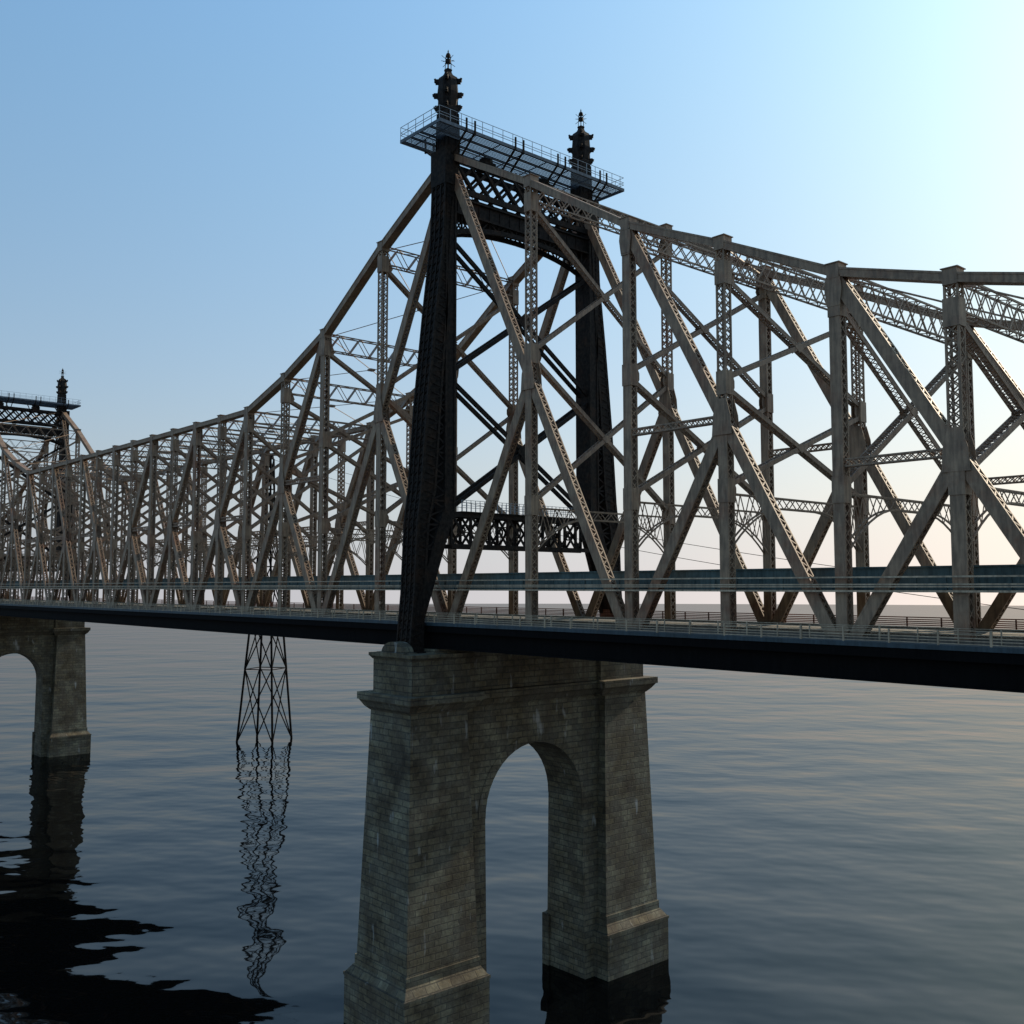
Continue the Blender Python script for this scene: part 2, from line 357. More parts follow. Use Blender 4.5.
# sway frames: lattice strut on top, crossed braces, arched portal over the roadway
X_ = (1, 0, 0)
def sway(n):
    x, z, kind, i, sec = n
    ya, yb = 0.8, YB
    far = far_detail(x); mb = MB()
    lv = gusset_levels(*n)
    heavy = sec == 'R'
    # top strut: two lattice planes joined by laced flanges
    zt, zb = z-0.25, lv[0]+0.1
    if not heavy: zb = z-2.1
    fl = 0.11 if heavy else 0.10
    hx = 0.36
    for zz in (zt, zb):
        for xo in (-hx, hx): mb.beam((x+xo, ya-0.1, zz), (x+xo, yb+0.1, zz), fl, fl*1.2, X_)
        k = 22 if heavy else 14
        for j in range(k):
            y0 = ya+(yb-ya)*j/k; y1 = ya+(yb-ya)*(j+1)/k; sg = hx if j % 2 else -hx
            mb.beam((x+sg, y0, zz), (x-sg, y1, zz), 0.05, 0.06, (0, 0, 1))
    k = 11 if heavy else 13
    for xo in (-hx, hx):
        for j in range(k):
            y0 = ya+(yb-ya)*j/k; y1 = ya+(yb-ya)*(j+1)/k
            bw = 0.10 if heavy else 0.075
            if heavy:
                mb.beam((x+xo, y0, zt), (x+xo, y1, zb), 0.04, bw, X_); mb.beam((x+xo+0.045, y0, zb), (x+xo+0.045, y1, zt), 0.04, bw, X_)
            else:
                if j % 2: mb.beam((x+xo, y0, zt), (x+xo, y1, zb), 0.05, bw, X_)
                elif xo > 0: mb.beam((x, y0, zb), (x, y1, zt), 0.62, 0.06, X_)
    # crossed braces
    for a, b in zip(lv[:-1], lv[1:]):
        for (z0, z1, dx) in ((a-0.5, b+0.5, -0.0), (b+0.5, a-0.5, 0.0)):
            # two side webs with lacing above and below
            mb.laced((x, ya-0.1, z0), (x, yb+0.1, z1), 0.80 if (heavy and i >= 4) else 0.60, 0.40 if (heavy and i >= 4) else 0.36, X_, 's', 0.5 if not far else 1.0, 0.055, 0.08, 'X' if not far else 'Z')
        # centre plates
        ym = (ya+yb)/2; zm = (a+b)/2
        hw_ = 0.43 if (heavy and i >= 4) else 0.33
        for xo in (-hw_, hw_-0.03): mb.plate([(x+xo, ym-0.6, zm), (x+xo, ym, zm+0.38), (x+xo, ym+0.6, zm), (x+xo, ym, zm-0.38)], (0.03, 0, 0))
    # arched portal
    top = lv[-1]-0.2; k = 20
    def low(y):
        u = abs((y-(ya+yb)/2)/((yb-ya)/2))
        return top-0.75-2.9*max(0, (u-0.25)/0.75)**2.1
    for xo in (-0.22, 0.22):
        mb.beam((x+xo, ya, top), (x+xo, yb, top), 0.09, 0.11, X_)
        for j in range(k):
            y0 = ya+(yb-ya)*j/k; y1 = ya+(yb-ya)*(j+1)/k
            mb.beam((x+xo, y0, low(y0)), (x+xo, y1, low(y1)), 0.09, 0.12, X_)
            mb.beam((x+xo, y0, top), (x+xo, y1, low(y1)), 0.04, 0.075, X_) if j % 2 else mb.beam((x+xo, y0, low(y0)), (x+xo, y1, top), 0.04, 0.075, X_)
    o = child(mb.build('sway_frame', 'steel_fine', None, (x, 9.5, lv[-1])))
    return o
for n in nodes:
    if n[2] != 't': sway(n)
# top laterals between the chords
for a, b in zip(nodes[:-1], nodes[1:]):
    if abs(a[0]-b[0]) > 14: continue
    mb = MB(); r = 0.10 if a[4] == 'R' else 0.07
    za, zb = a[1]-0.5, b[1]-0.5
    mb.beam((a[0], 0.8, za), (b[0], YB, zb), r, r, (0, 0, 1)); mb.beam((a[0], YB, za), (b[0], 0.8, zb), r, r, (0, 0, 1))
    c = V(((a[0]+b[0])/2, (0.8+YB)/2, (za+zb)/2)); mb.box(c.x-0.35, c.x+0.35, c.y-0.35, c.y+0.35, c.z-0.12, c.z+0.12)
    child(mb.build('top_lateral', 'steel_fine', None, tuple(c)))

# ------------------------------------------------------------------ towers
def tower(tx, lab):
    T = MB()
    root = None
    def leg(sgn, yr):
        mb = MB()
        Y = lambda v: yr+sgn*v       # v = distance outwards from the truss plane (positive = outwards)
        def col(prof, a):            # prof: list of (z, inner v, outer v)
            for (z0, i0, o0), (z1, i1, o1) in zip(prof[:-1], prof[1:]):
                y00, y01 = sorted((Y(i0), Y(o0))); y10, y11 = sorted((Y(i1), Y(o1)))
                mb.frus((tx-a, tx+a, y00, y01), z0, (tx-a, tx+a, y10, y11), z1)
        # outer column: foot outside the deck, leaning in towards the top
        outer = [(-5.9, 3.5, 4.95), (-0.6, 3.3, 4.45), (6, 2.9, 4.15), (9, 2.15, 3.75), (17, 1.6, 3.15), (26, 0.9, 2.2), (33, 0.5, 1.35), (37.5, 0.2, 1.2), (41.9, 0.0, 1.2)]
        col(outer, 1.0)
        inner = [(6.8, -0.15, 1.1), (41.5, -0.15, 1.1)]
        col(inner, 1.02)
        # the inner column bends out to the foot under the mid portal
        for xo in (-0.8, 0.8):
            mb.beam((tx+xo, Y(0.4), 7.6), (tx+xo, Y(3.9), -2.6), 0.5, 1.3, X_)
        mb.beam((tx, Y(0.5), 7.4), (tx, Y(3.9), -2.6), 1.3, 0.7, X_)
        # corner angles, cover strips and battens: the riveted relief of the leg
        for (z0, i0, o0), (z1, i1, o1) in zip(outer[:-1], outer[1:]):
            for xo in (-1.0, -0.36, 0.36, 1.0):
                wd = 0.2 if abs(xo) > .9 else 0.14
                mb.beam((tx+xo, Y(o0+0.03), z0), (tx+xo, Y(o1+0.03), z1), wd, 0.12, X_)
            for xs in (-1.03, 1.03):
                for (u0, u1) in ((o0-0.08, o1-0.08), (i0+0.08, i1+0.08)):
                    mb.beam((tx+xs, Y(u0), z0), (tx+xs, Y(u1), z1), 0.12, 0.24, X_)
        for xo in (-1.03, 1.03):
            for v in (-0.05, 1.0): mb.beam((tx+xo, Y(v), 7), (tx+xo, Y(v), 41.4), 0.12, 0.22, X_)
        zz = -5.3; k = 0
        def at(prof, z, c):
            for p, q in zip(prof[:-1], prof[1:]):
                if p[0] <= z <= q[0]: f = (z-p[0])/(q[0]-p[0]); return p[c]+(q[c]-p[c])*f
            return prof[-1][c]
        while zz < 40:
            for u0, u1 in ((-0.92, -0.4), (-0.32, 0.32), (0.4, 0.92)):
                o0 = at(outer, zz, 2)+0.05; o1 = at(outer, zz+0.42, 2)+0.05
                a_, b_ = (u0, u1) if k % 2 else (u1, u0)
                mb.beam((tx+a_, Y(o0), zz), (tx+b_, Y(o1), zz+0.42), 0.10, 0.02, (0, 1, 0.01))
            # lacing on the faces along the bridge
            for xs in (-1.05, 1.05):
                i0, o0 = at(outer, zz, 1), at(outer, zz, 2); i1, o1 = at(outer, zz+0.42, 1), at(outer, zz+0.42, 2)
                if k % 2: mb.beam((tx+xs, Y(i0), zz), (tx+xs, Y(o1), zz+0.42), 0.05, 0.11, X_)
                else: mb.beam((tx+xs, Y(o0), zz), (tx+xs, Y(i1), zz+0.42), 0.05, 0.11, X_)
            zz += 0.42; k += 1
        # open lacing between inner and outer column
        zz = 3.5; k = 0
        while zz < 24:
            for xs in (-0.95, 0.95):
                i0, i1 = at(outer, zz, 1), at(outer, zz+0.75, 1)
                b0 = 1.0 if zz > 6.5 else 1.0+(6.5-zz)*0.35
                if i1 > 1.15:
                    if k % 2: mb.beam((tx+xs, Y(b0), zz), (tx+xs, Y(i1+0.1), zz+0.75), 0.06, 0.16, X_)
                    else: mb.beam((tx+xs, Y(i0+0.1), zz), (tx+xs, Y(b0), zz+0.75), 0.06, 0.16, X_)
                    if k % 3 == 0: mb.beam((tx+xs, Y(b0), zz), (tx+xs, Y(i0+0.1), zz), 0.06, 0.18, X_)
            zz += 0.75; k += 1
        # shoulder casting under the spire
        y0, y1 = sorted((Y(-0.25), Y(1.32))); mb.box(tx-1.15, tx+1.15, y0, y1, 38.4, 41.9)
        # bearing shoe
        y0, y1 = sorted((Y(3.3), Y(5.1))); mb.box(tx-1.25, tx+1.25, y0, y1, -6.2, -5.8)
        return mb
    legs = []
    body = MB()
    a = leg(-1, 0.15); b = leg(1, YB+0.35)
    # the main mesh of the tower part is the portal girders
    P = MB()
    y0, y1 = 0.0, YB+0.5
    def truss_band(zb, zt, n, X=True, chord=0.35, bar=0.18, xs=(-0.9, 0.9)):
        for xo in xs:
            P.beam((tx+xo, y0, zt), (tx+xo, y1, zt), 0.25, chord, X_); P.beam((tx+xo, y0, zb), (tx+xo, y1, zb), 0.25, chord, X_)
            for j in range(n):
                u0 = y0+(y1-y0)*j/n; u1 = y0+(y1-y0)*(j+1)/n
                P.beam((tx+xo, u0, zb), (tx+xo, u1, zt), 0.07, bar, X_); P.beam((tx+xo+0.08, u0, zt), (tx+xo+0.08, u1, zb), 0.07, bar, X_)
    # diamond lattice just under the platform (denser: two interleaved systems)
    for xo in (-0.85, 0.85):
        for zz in (41.2, 38.2): P.beam((tx+xo, y0, zz), (tx+xo, y1, zz), 0.3, 0.55, X_)
        n = 10; st = (y1-y0)/n
        for j in range(-1, n+1):
            for ph, q in ((0, 0),):
                u0 = y0+(j+ph)*st; u1 = u0+st*1.5
                for za, zb_, d in ((38.2, 41.2, 0.0), (41.2, 38.2, 0.08)):
                    A, B = u0, u1
                    f0 = max(0, (y0-A)/(B-A)); f1 = min(1, (y1-A)/(B-A))
                    if f1 <= f0: continue
                    P.beam((tx+xo+d, A+(B-A)*f0, za+(zb_-za)*f0), (tx+xo+d, A+(B-A)*f1, za+(zb_-za)*f1), 0.07, 0.30, X_)
    # plate girder
    P.box(tx-0.75, tx+0.75, y0, y1, 36.0, 37.4)
    for zz in (37.4, 35.9): P.box(tx-1.0, tx+1.0, y0, y1, zz-0.08, zz+0.08)
    for j in range(14):
        u = y0+(y1-y0)*(j+0.5)/14; P.box(tx-0.82, tx+0.82, u-0.05, u+0.05, 36.05, 37.3)
    # arched brace below
    ym = (y0+y1)/2; k = 16
    def arch(y): u = (y-ym)/(y1-ym); return 35.3-1.15*u*u-0.3*abs(u)**5
    for xo in (-0.7, 0.7):
        for j in range(k):
            u0 = y0+(y1-y0)*j/k; u1 = y0+(y1-y0)*(j+1)/k
            P.beam((tx+xo, u0, arch(u0)), (tx+xo, u1, arch(u1)), 0.3, 0.45, X_)
            P.beam((tx+xo, u0, arch(u0)), (tx+xo, u1, 36.0), 0.08, 0.16, X_) if j % 2 else P.beam((tx+xo, u0, 36.0), (tx+xo, u1, arch(u1)), 0.08, 0.16, X_)
            if j: P.beam((tx+xo, u0, arch(u0)), (tx+xo, u0, 36.0), 0.08, 0.18, Yv)
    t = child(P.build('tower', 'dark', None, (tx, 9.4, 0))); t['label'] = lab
    P = MB()
    # mid portal over the road
    truss_band(3.85, 6.8, 8, chord=0.42, bar=0.26, xs=(-0.8, 0.8))
    for j in range(9):
        u = y0+(y1-y0)*j/8; 
        for xo in (-0.8, 0.8): P.box(tx+xo-0.12, tx+xo+0.12, u-0.12, u+0.12, 3.85, 6.8)
        # ring ornaments of the portal
    for j in range(8):
        u = y0+(y1-y0)*(j+0.5)/8
        for q in range(10):
            a0 = 2*math.pi*q/10; a1 = 2*math.pi*(q+1)/10
            P.beam((tx+0.86, u+0.45*math.cos(a0), 5.3+0.45*math.sin(a0)), (tx+0.86, u+0.45*math.cos(a1), 5.3+0.45*math.sin(a1)), 0.1, 0.14, X_)
    P.box(tx-1.1, tx+1.1, 1.1, YB-0.6, 7.05, 7.15)
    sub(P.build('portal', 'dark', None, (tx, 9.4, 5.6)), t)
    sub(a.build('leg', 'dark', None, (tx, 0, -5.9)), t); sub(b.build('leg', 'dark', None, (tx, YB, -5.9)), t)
    # crossed braces, upper and lower
    for z0, z1 in ((33.2, 20.4), (19.6, 7.4)):
        for f in (0, 1):
            mb = MB()
            for xo in (-0.55, 0.55):
                mb.laced((tx+xo, 0.1, z0 if f else z1), (tx+xo, YB+0.4, z1 if f else z0), 0.26, 0.40, X_, 's', 0.5, 0.06, 0.09, 'Z')
            if f:
                c = (YB+0.5)/2; zm = (z0+z1)/2
                for xo in (-0.78, 0.74): mb.plate([(tx+xo, c-1.0, zm), (tx+xo, c, zm+0.9), (tx+xo, c+1.0, zm), (tx+xo, c, zm-0.9)], (0.04, 0, 0))
            sub(mb.build('cross_brace', 'dark', None, (tx, 9.4, (z0+z1)/2)), t)
    # walkway rail on the mid portal
    mb = MB()
    for xo in (-1.0, 1.0):
        for zz in (7.7, 8.2): mb.box(tx+xo-0.02, tx+xo+0.02, 1.1, YB-0.6, zz-0.02, zz+0.02)
        y = 1.1
        while y < YB-0.6:
            mb.box(tx+xo-0.025, tx+xo+0.025, y-0.02, y+0.02, 7.15, 8.22); y += 0.56
    sub(mb.build('railing', 'thinrail', None, (tx, 9.4, 7.4)), t)
    # service platform
    mb = MB(); px, ya, yb, pz = 3.1, -3.38, 21.8, 42.95
    for s_ in (-1, 1): mb.box(tx+s_*px-0.09, tx+s_*px+0.09, ya, yb, pz, pz+0.32)
    for y in (ya, yb): mb.box(tx-px+0.09, tx+px-0.09, y-0.09 if y > 0 else y, y if y > 0 else y+0.09, pz+0.003, pz+0.317)
    for xo in (-1.6, 0.0, 1.6): mb.box(tx+xo-0.07, tx+xo+0.07, ya+0.1, yb-0.1, pz+0.0, pz+0.18)
    x = -px+0.22
    while x < px-0.1:
        mb.box(tx+x-0.025, tx+x+0.025, ya+0.1, yb-0.1, pz+0.2, pz+0.27); x += 0.22
    y = ya+1.5
    while y < yb:
        mb.box(tx-px+0.1, tx+px-0.1, y-0.03, y+0.03, pz+0.1, pz+0.19); y += 3.1
    plat = sub(mb.build('platform', 'grating', None, (tx, 9.4, pz)), t)
    for yy in (-0.27, 0.76, 5.91, 6.97, 11.71, 12.76, 17.93, 18.94):
        mb = MB()
        for s_ in (-1, 1):
            mb.beam((tx+s_*0.85, yy, 41.2), (tx+s_*(px-0.05), yy, pz-0.02), 0.14, 0.16, Yv)
            mb.box(tx+s_*px+(-0.2 if s_ < 0 else 0.1), tx+s_*px+(-0.1 if s_ < 0 else 0.2), yy-0.09, yy+0.09, pz-0.1, pz+1.25)
        mb.box(tx-0.9, tx+0.9, yy-0.05, yy+0.05, 41.2, 41.35)
        sub(mb.build('bracket', 'dark', None, (tx, yy, 42)), t)
    for yy in (4.8, 12.6):
        mb = MB()
        mb.box(tx-0.7, tx+0.7, yy-0.75, yy+0.75, 41.5, 42.2); mb.lathe((tx, yy, 42.2), [(0.75, 0), (0.7, 0.35), (0.4, 0.6), (0.1, 0.7)], 10)
        sub(mb.build('winch_box', 'dark', None, (tx, yy, 42)), t)
    mb = MB()
    for s_ in (-1, 1):
        xx = tx+s_*px
        for zz in (0.75, 1.0, 1.55): mb.box(xx-0.02, xx+0.02, ya, yb, pz+zz-0.02, pz+zz+0.02)
        y = ya; 
        while y <= yb+0.01:
            mb.box(xx-0.022, xx+0.022, y-0.02, y+0.02, pz+0.3, pz+1.56); y += 1.295
    for yy in (ya, yb):
        for zz in (0.75, 1.0, 1.55): mb.box(tx-px, tx+px, yy-0.02, yy+0.02, pz+zz-0.021, pz+zz+0.021)
        for q in range(1, 5): mb.box(tx-px+q*px*0.4-0.02, tx-px+q*px*0.4+0.02, yy-0.022, yy+0.022, pz+0.3, pz+1.56)
    sub(mb.build('platform_railing', 'thinrail', None, (tx, 9.4, pz)), t)
    # spires
    for yy, yc_ in ((0.0, 0), (YB+0.1, 1)):
        mb = MB(); c = (tx, yy, 0)
        sq = math.pi/4; r2 = math.sqrt(2)
        mb.lathe(c, [(0.84*r2, 41.7), (0.78*r2, 43.0), (0.71*r2, 45.9), (0.83*r2, 46.05), (0.85*r2, 46.3), (0.70*r2, 46.5), (0.69*r2, 47.2), (0.80*r2, 47.45), (0.84*r2, 47.75), (0.70*r2, 48.0), (0.67*r2, 48.6),
                     (0.66*r2, 49.0), (0.72*r2, 49.25), (0.62*r2, 49.5), (0.34*r2, 49.75), (0.26*r2, 49.95), (0.24*r2, 50.1), (0.28*r2, 50.15), (0.28*r2, 50.3), (0.1, 50.32)], 4, sq)
        mb.lathe(c, [(0.86, 46.4), (1.0, 47.1), (1.06, 47.8), (0.98, 48.6), (0.92, 49.1), (0.4, 49.8)], 8, 0.39)
        for (dx, dy) in ((1, 1), (1, -1), (-1, 1), (-1, -1)):
            # scrolls at three levels on the corners
            for zb_, r0, r1, up in ((46.3, 0.6, 1.12, 0.14), (47.55, 0.6, 1.22, 0.16), (48.95, 0.5, 1.08, 0.30)):
                A = V((tx+dx*r0*0.8, yy+dy*r0*0.8, zb_+0.1)); B = V((tx+dx*r1*0.8, yy+dy*r1*0.8, zb_+0.12)); C = V((tx+dx*(r1+0.06)*0.8, yy+dy*(r1+0.06)*0.8, zb_+up+0.15))
                sd = (dx, -dy, 0)
                mb.beam(A, B, 0.30, 0.46, sd); mb.beam(B, C, 0.14, 0.2, sd)
                mb.lathe((B.x, B.y, B.z-0.12), [(0.02, 0), (0.14, 0.06), (0.14, 0.2), (0.02, 0.28)], 6)
            mb.beam((tx+dx*0.80, yy+dy*0.80, 42), (tx+dx*0.71, yy+dy*0.71, 45.8), 0.14, 0.14, X_)
            # lantern posts
            mb.beam((tx+dx*0.2, yy+dy*0.2, 50.3), (tx+dx*0.2, yy+dy*0.2, 51.0), 0.05, 0.05, X_)
            mb.beam((tx+dx*0.17, yy+dy*0.17, 51.3), (tx+dx*0.17, yy+dy*0.17, 51.6), 0.05, 0.05, X_)
        for (dx, dy) in ((1, 0), (-1, 0), (0, 1), (0, -1)):
            for q in (-0.45, 0.45): mb.beam((tx+dx*0.80+dy*q, yy+dy*0.80+dx*q, 42.4), (tx+dx*0.72+dy*q*0.9, yy+dy*0.72+dx*q*0.9, 45.8), 0.10, 0.10, X_)
            mb.beam((tx+dx*0.2, yy+dy*0.2, 51.05), (tx+dx*0.85, yy+dy*0.85, 50.9), 0.035, 0.035, (dy, dx, 0.1))
            mb.beam((tx+dx*0.2, yy+dy*0.2, 51.25), (tx+dx*0.8, yy+dy*0.8, 51.45), 0.035, 0.035, (dy, dx, 0.1))
        mb.lathe(c, [(0.05, 50.3), (0.05, 50.9), (0.27, 50.95), (0.29, 51.25), (0.2, 51.35), (0.04, 51.4), (0.04, 51.5), (0.22, 51.55), (0.26, 51.7), (0.18, 51.9), (0.05, 51.98), (0.07, 52.1), (0.0, 52.35)], 8)
        sub(mb.build('spire', 'dark', None, (tx, yy, 41.7)), t)
    return t
tower(0.0, 'near dark riveted steel tower with two spires and a service platform')
tower(TX, 'distant dark steel tower with spires at the left edge')

# ------------------------------------------------------------------ decks and rails
X0, X1 = TX-71.2, 63.6
mb = MB()
mb.box(X0, X1, -2.75, 21.9, -3.45, -3.25)
child(mb.build('roadway', 'asphalt', None, (0, 9.4, -3.4)))
mb = MB()
for y0, s in ((-2.78, -1), (21.93, 1)):
    mb.box(X0, X1, min(y0, y0-s*0.35), max(y0, y0-s*0.35), -4.05, -3.46)
    y1 = y0-s*0.5
    mb.box(X0, X1, min(y1, y1-s*0.3), max(y1, y1-s*0.3), -5.42, -4.06)
    mb.box(X0, X1, min(y0, y0-s*0.9), max(y0, y0-s*0.9), -5.50, -5.43)
for n in nodes:
    mb.box(n[0]-0.2, n[0]+0.2, -2.2, 21.3, -5.3, -3.5)
y = 2.4
while y < 18: mb.box(X0, X1, y-0.12, y+0.12, -4.3, -3.5); y += 1.95
child(mb.build('floor_girder', 'black', None, (0, 9.4, -4.5)))
mb = MB()
mb.box(X0, X1, -2.86, -2.76, -3.47, -3.20)
child(mb.build('kerb', 'blue', None, (0, -2.8, -3.3))); mb = MB()
mb.box(X0, X1, 21.92, 22.0, -3.47, -3.20)
child(mb.build('kerb', 'blue', None, (0, 9.4, -3.3)))
mb = MB()
for y, zt in ((1.25, -2.95), (YB-0.5, -3.12), (-0.35, -3.02), (YB+1.3, -3.12)):
    mb = MB(); mb.box(X0, X1, y-0.12, y+0.12, -3.24, zt); child(mb.build('barrier', 'concrete', None, (0, y, -3.2)))
def railing(y, mat, post, levels, x0, x1, top, bottom, r=0.024, postw=0.045):
    mb = MB()
    for z in levels: mb.box(x0, x1, y-r, y+r, z-r, z+r)
    x = x1-0.7; k = 0
    while x > x0:
        w = postw if k % 4 else postw*1.5
        if abs(x) > 1.4 or y > 0: mb.box(x-w, x+w, y-0.045, y+0.045, bottom, top+(0.0 if k % 4 else 0.03))
        x -= post; k += 1
    return child(mb.build('railing', mat, None, (0, y, bottom)))
lv = [-3.10, -2.93, -2.76, -2.58, -2.37]
# the near rail stops at the tower legs, which stand outside the deck
railing(-2.8, 'rail', 2.9, lv, X0, X1, -2.35, -3.35)
railing(-0.55, 'rail', 2.4, [-2.9, -2.6, -2.35], X0, X1, -2.33, -3.24, 0.018, 0.03)
o = railing(21.95, 'rustrail', 2.9, [-3.10, -2.95, -2.80, -2.64, -2.46], X0, X1, -2.43, -3.25, 0.045, 0.05); o['label'] = 'rust brown railing along the far edge of the deck'
# upper roadway between the trusses
mb = MB()
for y, s in ((2.1, -1), (16.9, 1)):
    mb.box(X0, X1, y-0.1, y+0.1, -0.26, 1.28)
    mb.box(X0, X1, y-0.22, y+0.22, 1.20, 1.30)
    mb.box(X0, X1, y+s*0.28-0.14, y+s*0.28+0.14, -0.30, -0.22)
    x = X0+1
    while x < X1: mb.box(x-0.05, x+0.05, min(y, y+s*0.17), max(y, y+s*0.17), -0.2, 0.62); x += 1.9
mb.box(X0, X1, 2.2, 16.8, 0.25, 0.45)
for n in nodes: mb.box(n[0]-0.18, n[0]+0.18, 0.9, YB-0.1, -0.18, 0.24)
up = child(mb.build('upper_roadway', 'teal', None, (0, 9.4, 0)))
mb = MB()
for z, r in ((0.62, 0.05), (0.17, 0.045), (0.03, 0.04), (-0.24, 0.06)): mb.box(X0, X1, -0.27-r, -0.27+r, z-r, z+r)
for z, r in ((-0.24, 0.06),): mb.box(X0, X1, 1.5-r, 1.5+r, z-r, z+r)
for n in nodes:
    mb.box(n[0]-0.06, n[0]+0.06, -0.2, 0.0, -0.27, -0.21)
pp = child(mb.build('service_pipe', 'rail', None, (0, -0.27, 0)))

# ------------------------------------------------------------------ stone piers
def pier(tx, label):
    root = empty('stone_pier', label, 'pier', (tx, 9.19, ZW-1.2), 'stone piers under the bridge towers')
    def add(mb, name, mat='stone'):
        o = mb.build(name, mat, None, (tx, 9.19, ZW-1.2)); o.parent = root; o.location = (0, 0, 0); return o
    c = 9.19
    def both(fn):
        for s in (-1, 1): fn(s)
    def span(s, a, b):               # distances a<b from the pier's centre to the outside
        return (c+s*a, c+s*b) if s > 0 else (c-b, c-a)
    mb = MB()
    for s in (-1, 1):                # plinths with a weathered slope on top
        y = span(s, 7.64, 16.83); mb.box(tx-4.65, tx+4.65, y[0], y[1], ZW-1.5, -34.55)
        y2 = span(s, 7.60, 16.87); mb.box(tx-4.72, tx+4.72, y2[0]-0.03, y2[1]+0.03, -34.55, -34.3)
        y3 = span(s, 8.15, 16.25); mb.frus((tx-4.6, tx+4.6, y[0]+0.04, y[1]-0.04), -34.3, (tx-4.02, tx+4.02, y3[0], y3[1]), -33.55)
        add(mb, 'plinth'); mb = MB()
    for s in (-1, 1):
        y = span(s, 8.2, 16.18); mb.box(tx-3.98, tx+3.98, y[0], y[1], -33.55, -32.75)
        y = span(s, 8.30, 16.06); y2 = span(s, 9.05, 15.30)
        mb.frus((tx-3.84, tx+3.84, y[0], y[1]), -32.75, (tx-3.12, tx+3.12, y2[0], y2[1]), -11.1)
        add(mb, 'shaft'); mb = MB()
    # wall between the shafts with a tall round arch
    mb = MB(); hw = 6.35; zs = -21.3; a0, a1 = 2.75, 2.3; ztop = -11.1
    def A(z): return a0+(a1-a0)*(z-ZW)/(ztop-ZW)
    def quad(p, q, r, s_): k = len(mb.v); mb.v += [p, q, r, s_]; mb.f.append((k, k+1, k+2, k+3))
    for s in (-1, 1):
        for z0, z1 in ((ZW-1.4, -33), (-33, zs), (zs, ztop)):
            yi = c+s*hw; yo = c+s*9.0
            xo0, xo1 = A(z0), A(z1)
            for q in (1, -1):
                if z1 <= zs: quad((tx+q*xo0, yi, z0), (tx+q*xo0, yo, z0), (tx+q*xo1, yo, z1), (tx+q*xo1, yi, z1))
                else: quad((tx+q*xo0, yi, z0), (tx+q*xo0, yo, z0), (tx+q*xo1, yo, z1), (tx+q*xo1, yi, z1))
            if z1 <= zs: quad((tx-xo0, yi, z0), (tx+xo0, yi, z0), (tx+xo1, yi, z1), (tx-xo1, yi, z1))
    n = 28
    pts = [(c+hw*math.cos(math.pi*i/n), zs+hw*math.sin(math.pi*i/n)) for i in range(n+1)]
    for (ya, za), (yb, zb) in zip(pts[:-1], pts[1:]):
        for q in (1, -1): quad((tx+q*A(za), ya, za), (tx+q*A(zb), yb, zb), (tx+q*A(ztop), yb, ztop), (tx+q*A(ztop), ya, ztop))
        quad((tx-A(za), ya, za), (tx+A(za), ya, za), (tx+A(zb), yb, zb), (tx-A(zb), yb, zb))
    # foot of the jambs
    for s in (-1, 1):
        y = span(s, hw-0.2, 8.3); mb.box(tx-3.25, tx-2.3, y[0], y[1], ZW-1.45, -33.6)
    add(mb, 'arch_wall')
    mb = MB()                        # voussoirs, a ring standing slightly proud
    for q in (1, -1):
        mb = MB()
        for i in range(22):
            a_, b_ = math.pi*(i+0.02)/22, math.pi*(i+0.98)/22
            P4 = []
            for r, g in ((hw-0.0, a_), (hw-0.0, b_), (hw+0.85, b_), (hw+0.85, a_)):
                z = zs+r*math.sin(g); P4.append((tx+q*(A(z)-0.02), c+r*math.cos(g), z))
            mb.plate(P4, (q*0.07, 0, 0))
        add(mb, 'arch_ring')
    mb = MB()                        # cornice: cove and corona round each shaft, plain between
    for s in (-1, 1):
        y = span(s, 8.70, 15.35); y1 = span(s, 8.25, 15.75); y2 = span(s, 8.0, 16.05)
        mb.frus((tx-3.2, tx+3.2, y[0], y[1]), -11.1, (tx-3.5, tx+3.5, y1[0], y1[1]), -10.75)
        mb.frus((tx-3.52, tx+3.52, y1[0], y1[1]), -10.75, (tx-4.05, tx+4.05, y2[0], y2[1]), -10.15)
        mb.box(tx-4.2, tx+4.2, y2[0]-0.07, y2[1]+0.07, -10.15, -9.5)
    mb.frus((tx-2.4, tx+2.4, c-8.2, c+8.2), -11.08, (tx-3.0, tx+3.0, c-8.2, c+8.2), -10.2); mb.box(tx-3.2, tx+3.2, c-8.15, c+8.15, -10.2, -9.53)
    add(mb, 'cornice')
    mb = MB()                        # attic blocks, coping and rounded pediment
    for s in (-1, 1):
        y = span(s, 8.6, 15.15); mb.box(tx-3.0, tx+3.0, y[0], y[1], -9.5, -6.5)
        y = span(s, 8.4, 15.4); mb.frus((tx-3.05, tx+3.05, y[0]+0.2, y[1]-0.2), -6.5, (tx-3.35, tx+3.35, y[0], y[1]), -6.2)
        mb.box(tx-3.4, tx+3.4, y[0]-0.03, y[1]+0.03, -6.2, -5.92)
        add(mb, 'attic'); mb = MB()
    mb.box(tx-2.55, tx+2.55, c-8.58, c+8.58, -9.5, -5.93)
    mb.box(tx-2.5, tx+2.5, c-12.3, c+12.3, -5.925, -5.56)
    add(mb, 'parapet')
    mb = MB()
    for s in (-1, 1):
        yo = c+s*15.15; dom = [(tx+1.75*math.cos(math.pi*i/14), yo, -5.92+1.05*math.sin(math.pi*i/14)) for i in range(15)]
        mb.plate(dom, (0, -s*1.1, 0))
        mb.box(tx-2.1, tx+2.1, min(yo+s*0.28, yo-s*1.2), max(yo+s*0.28, yo-s*1.2), -5.92, -5.8)
        add(mb, 'pediment'); mb = MB()
    return root
pier(0.0, 'large weathered stone pier with tall round arch in the foreground')
pier(TX, 'distant stone pier cut by the left edge of the picture')

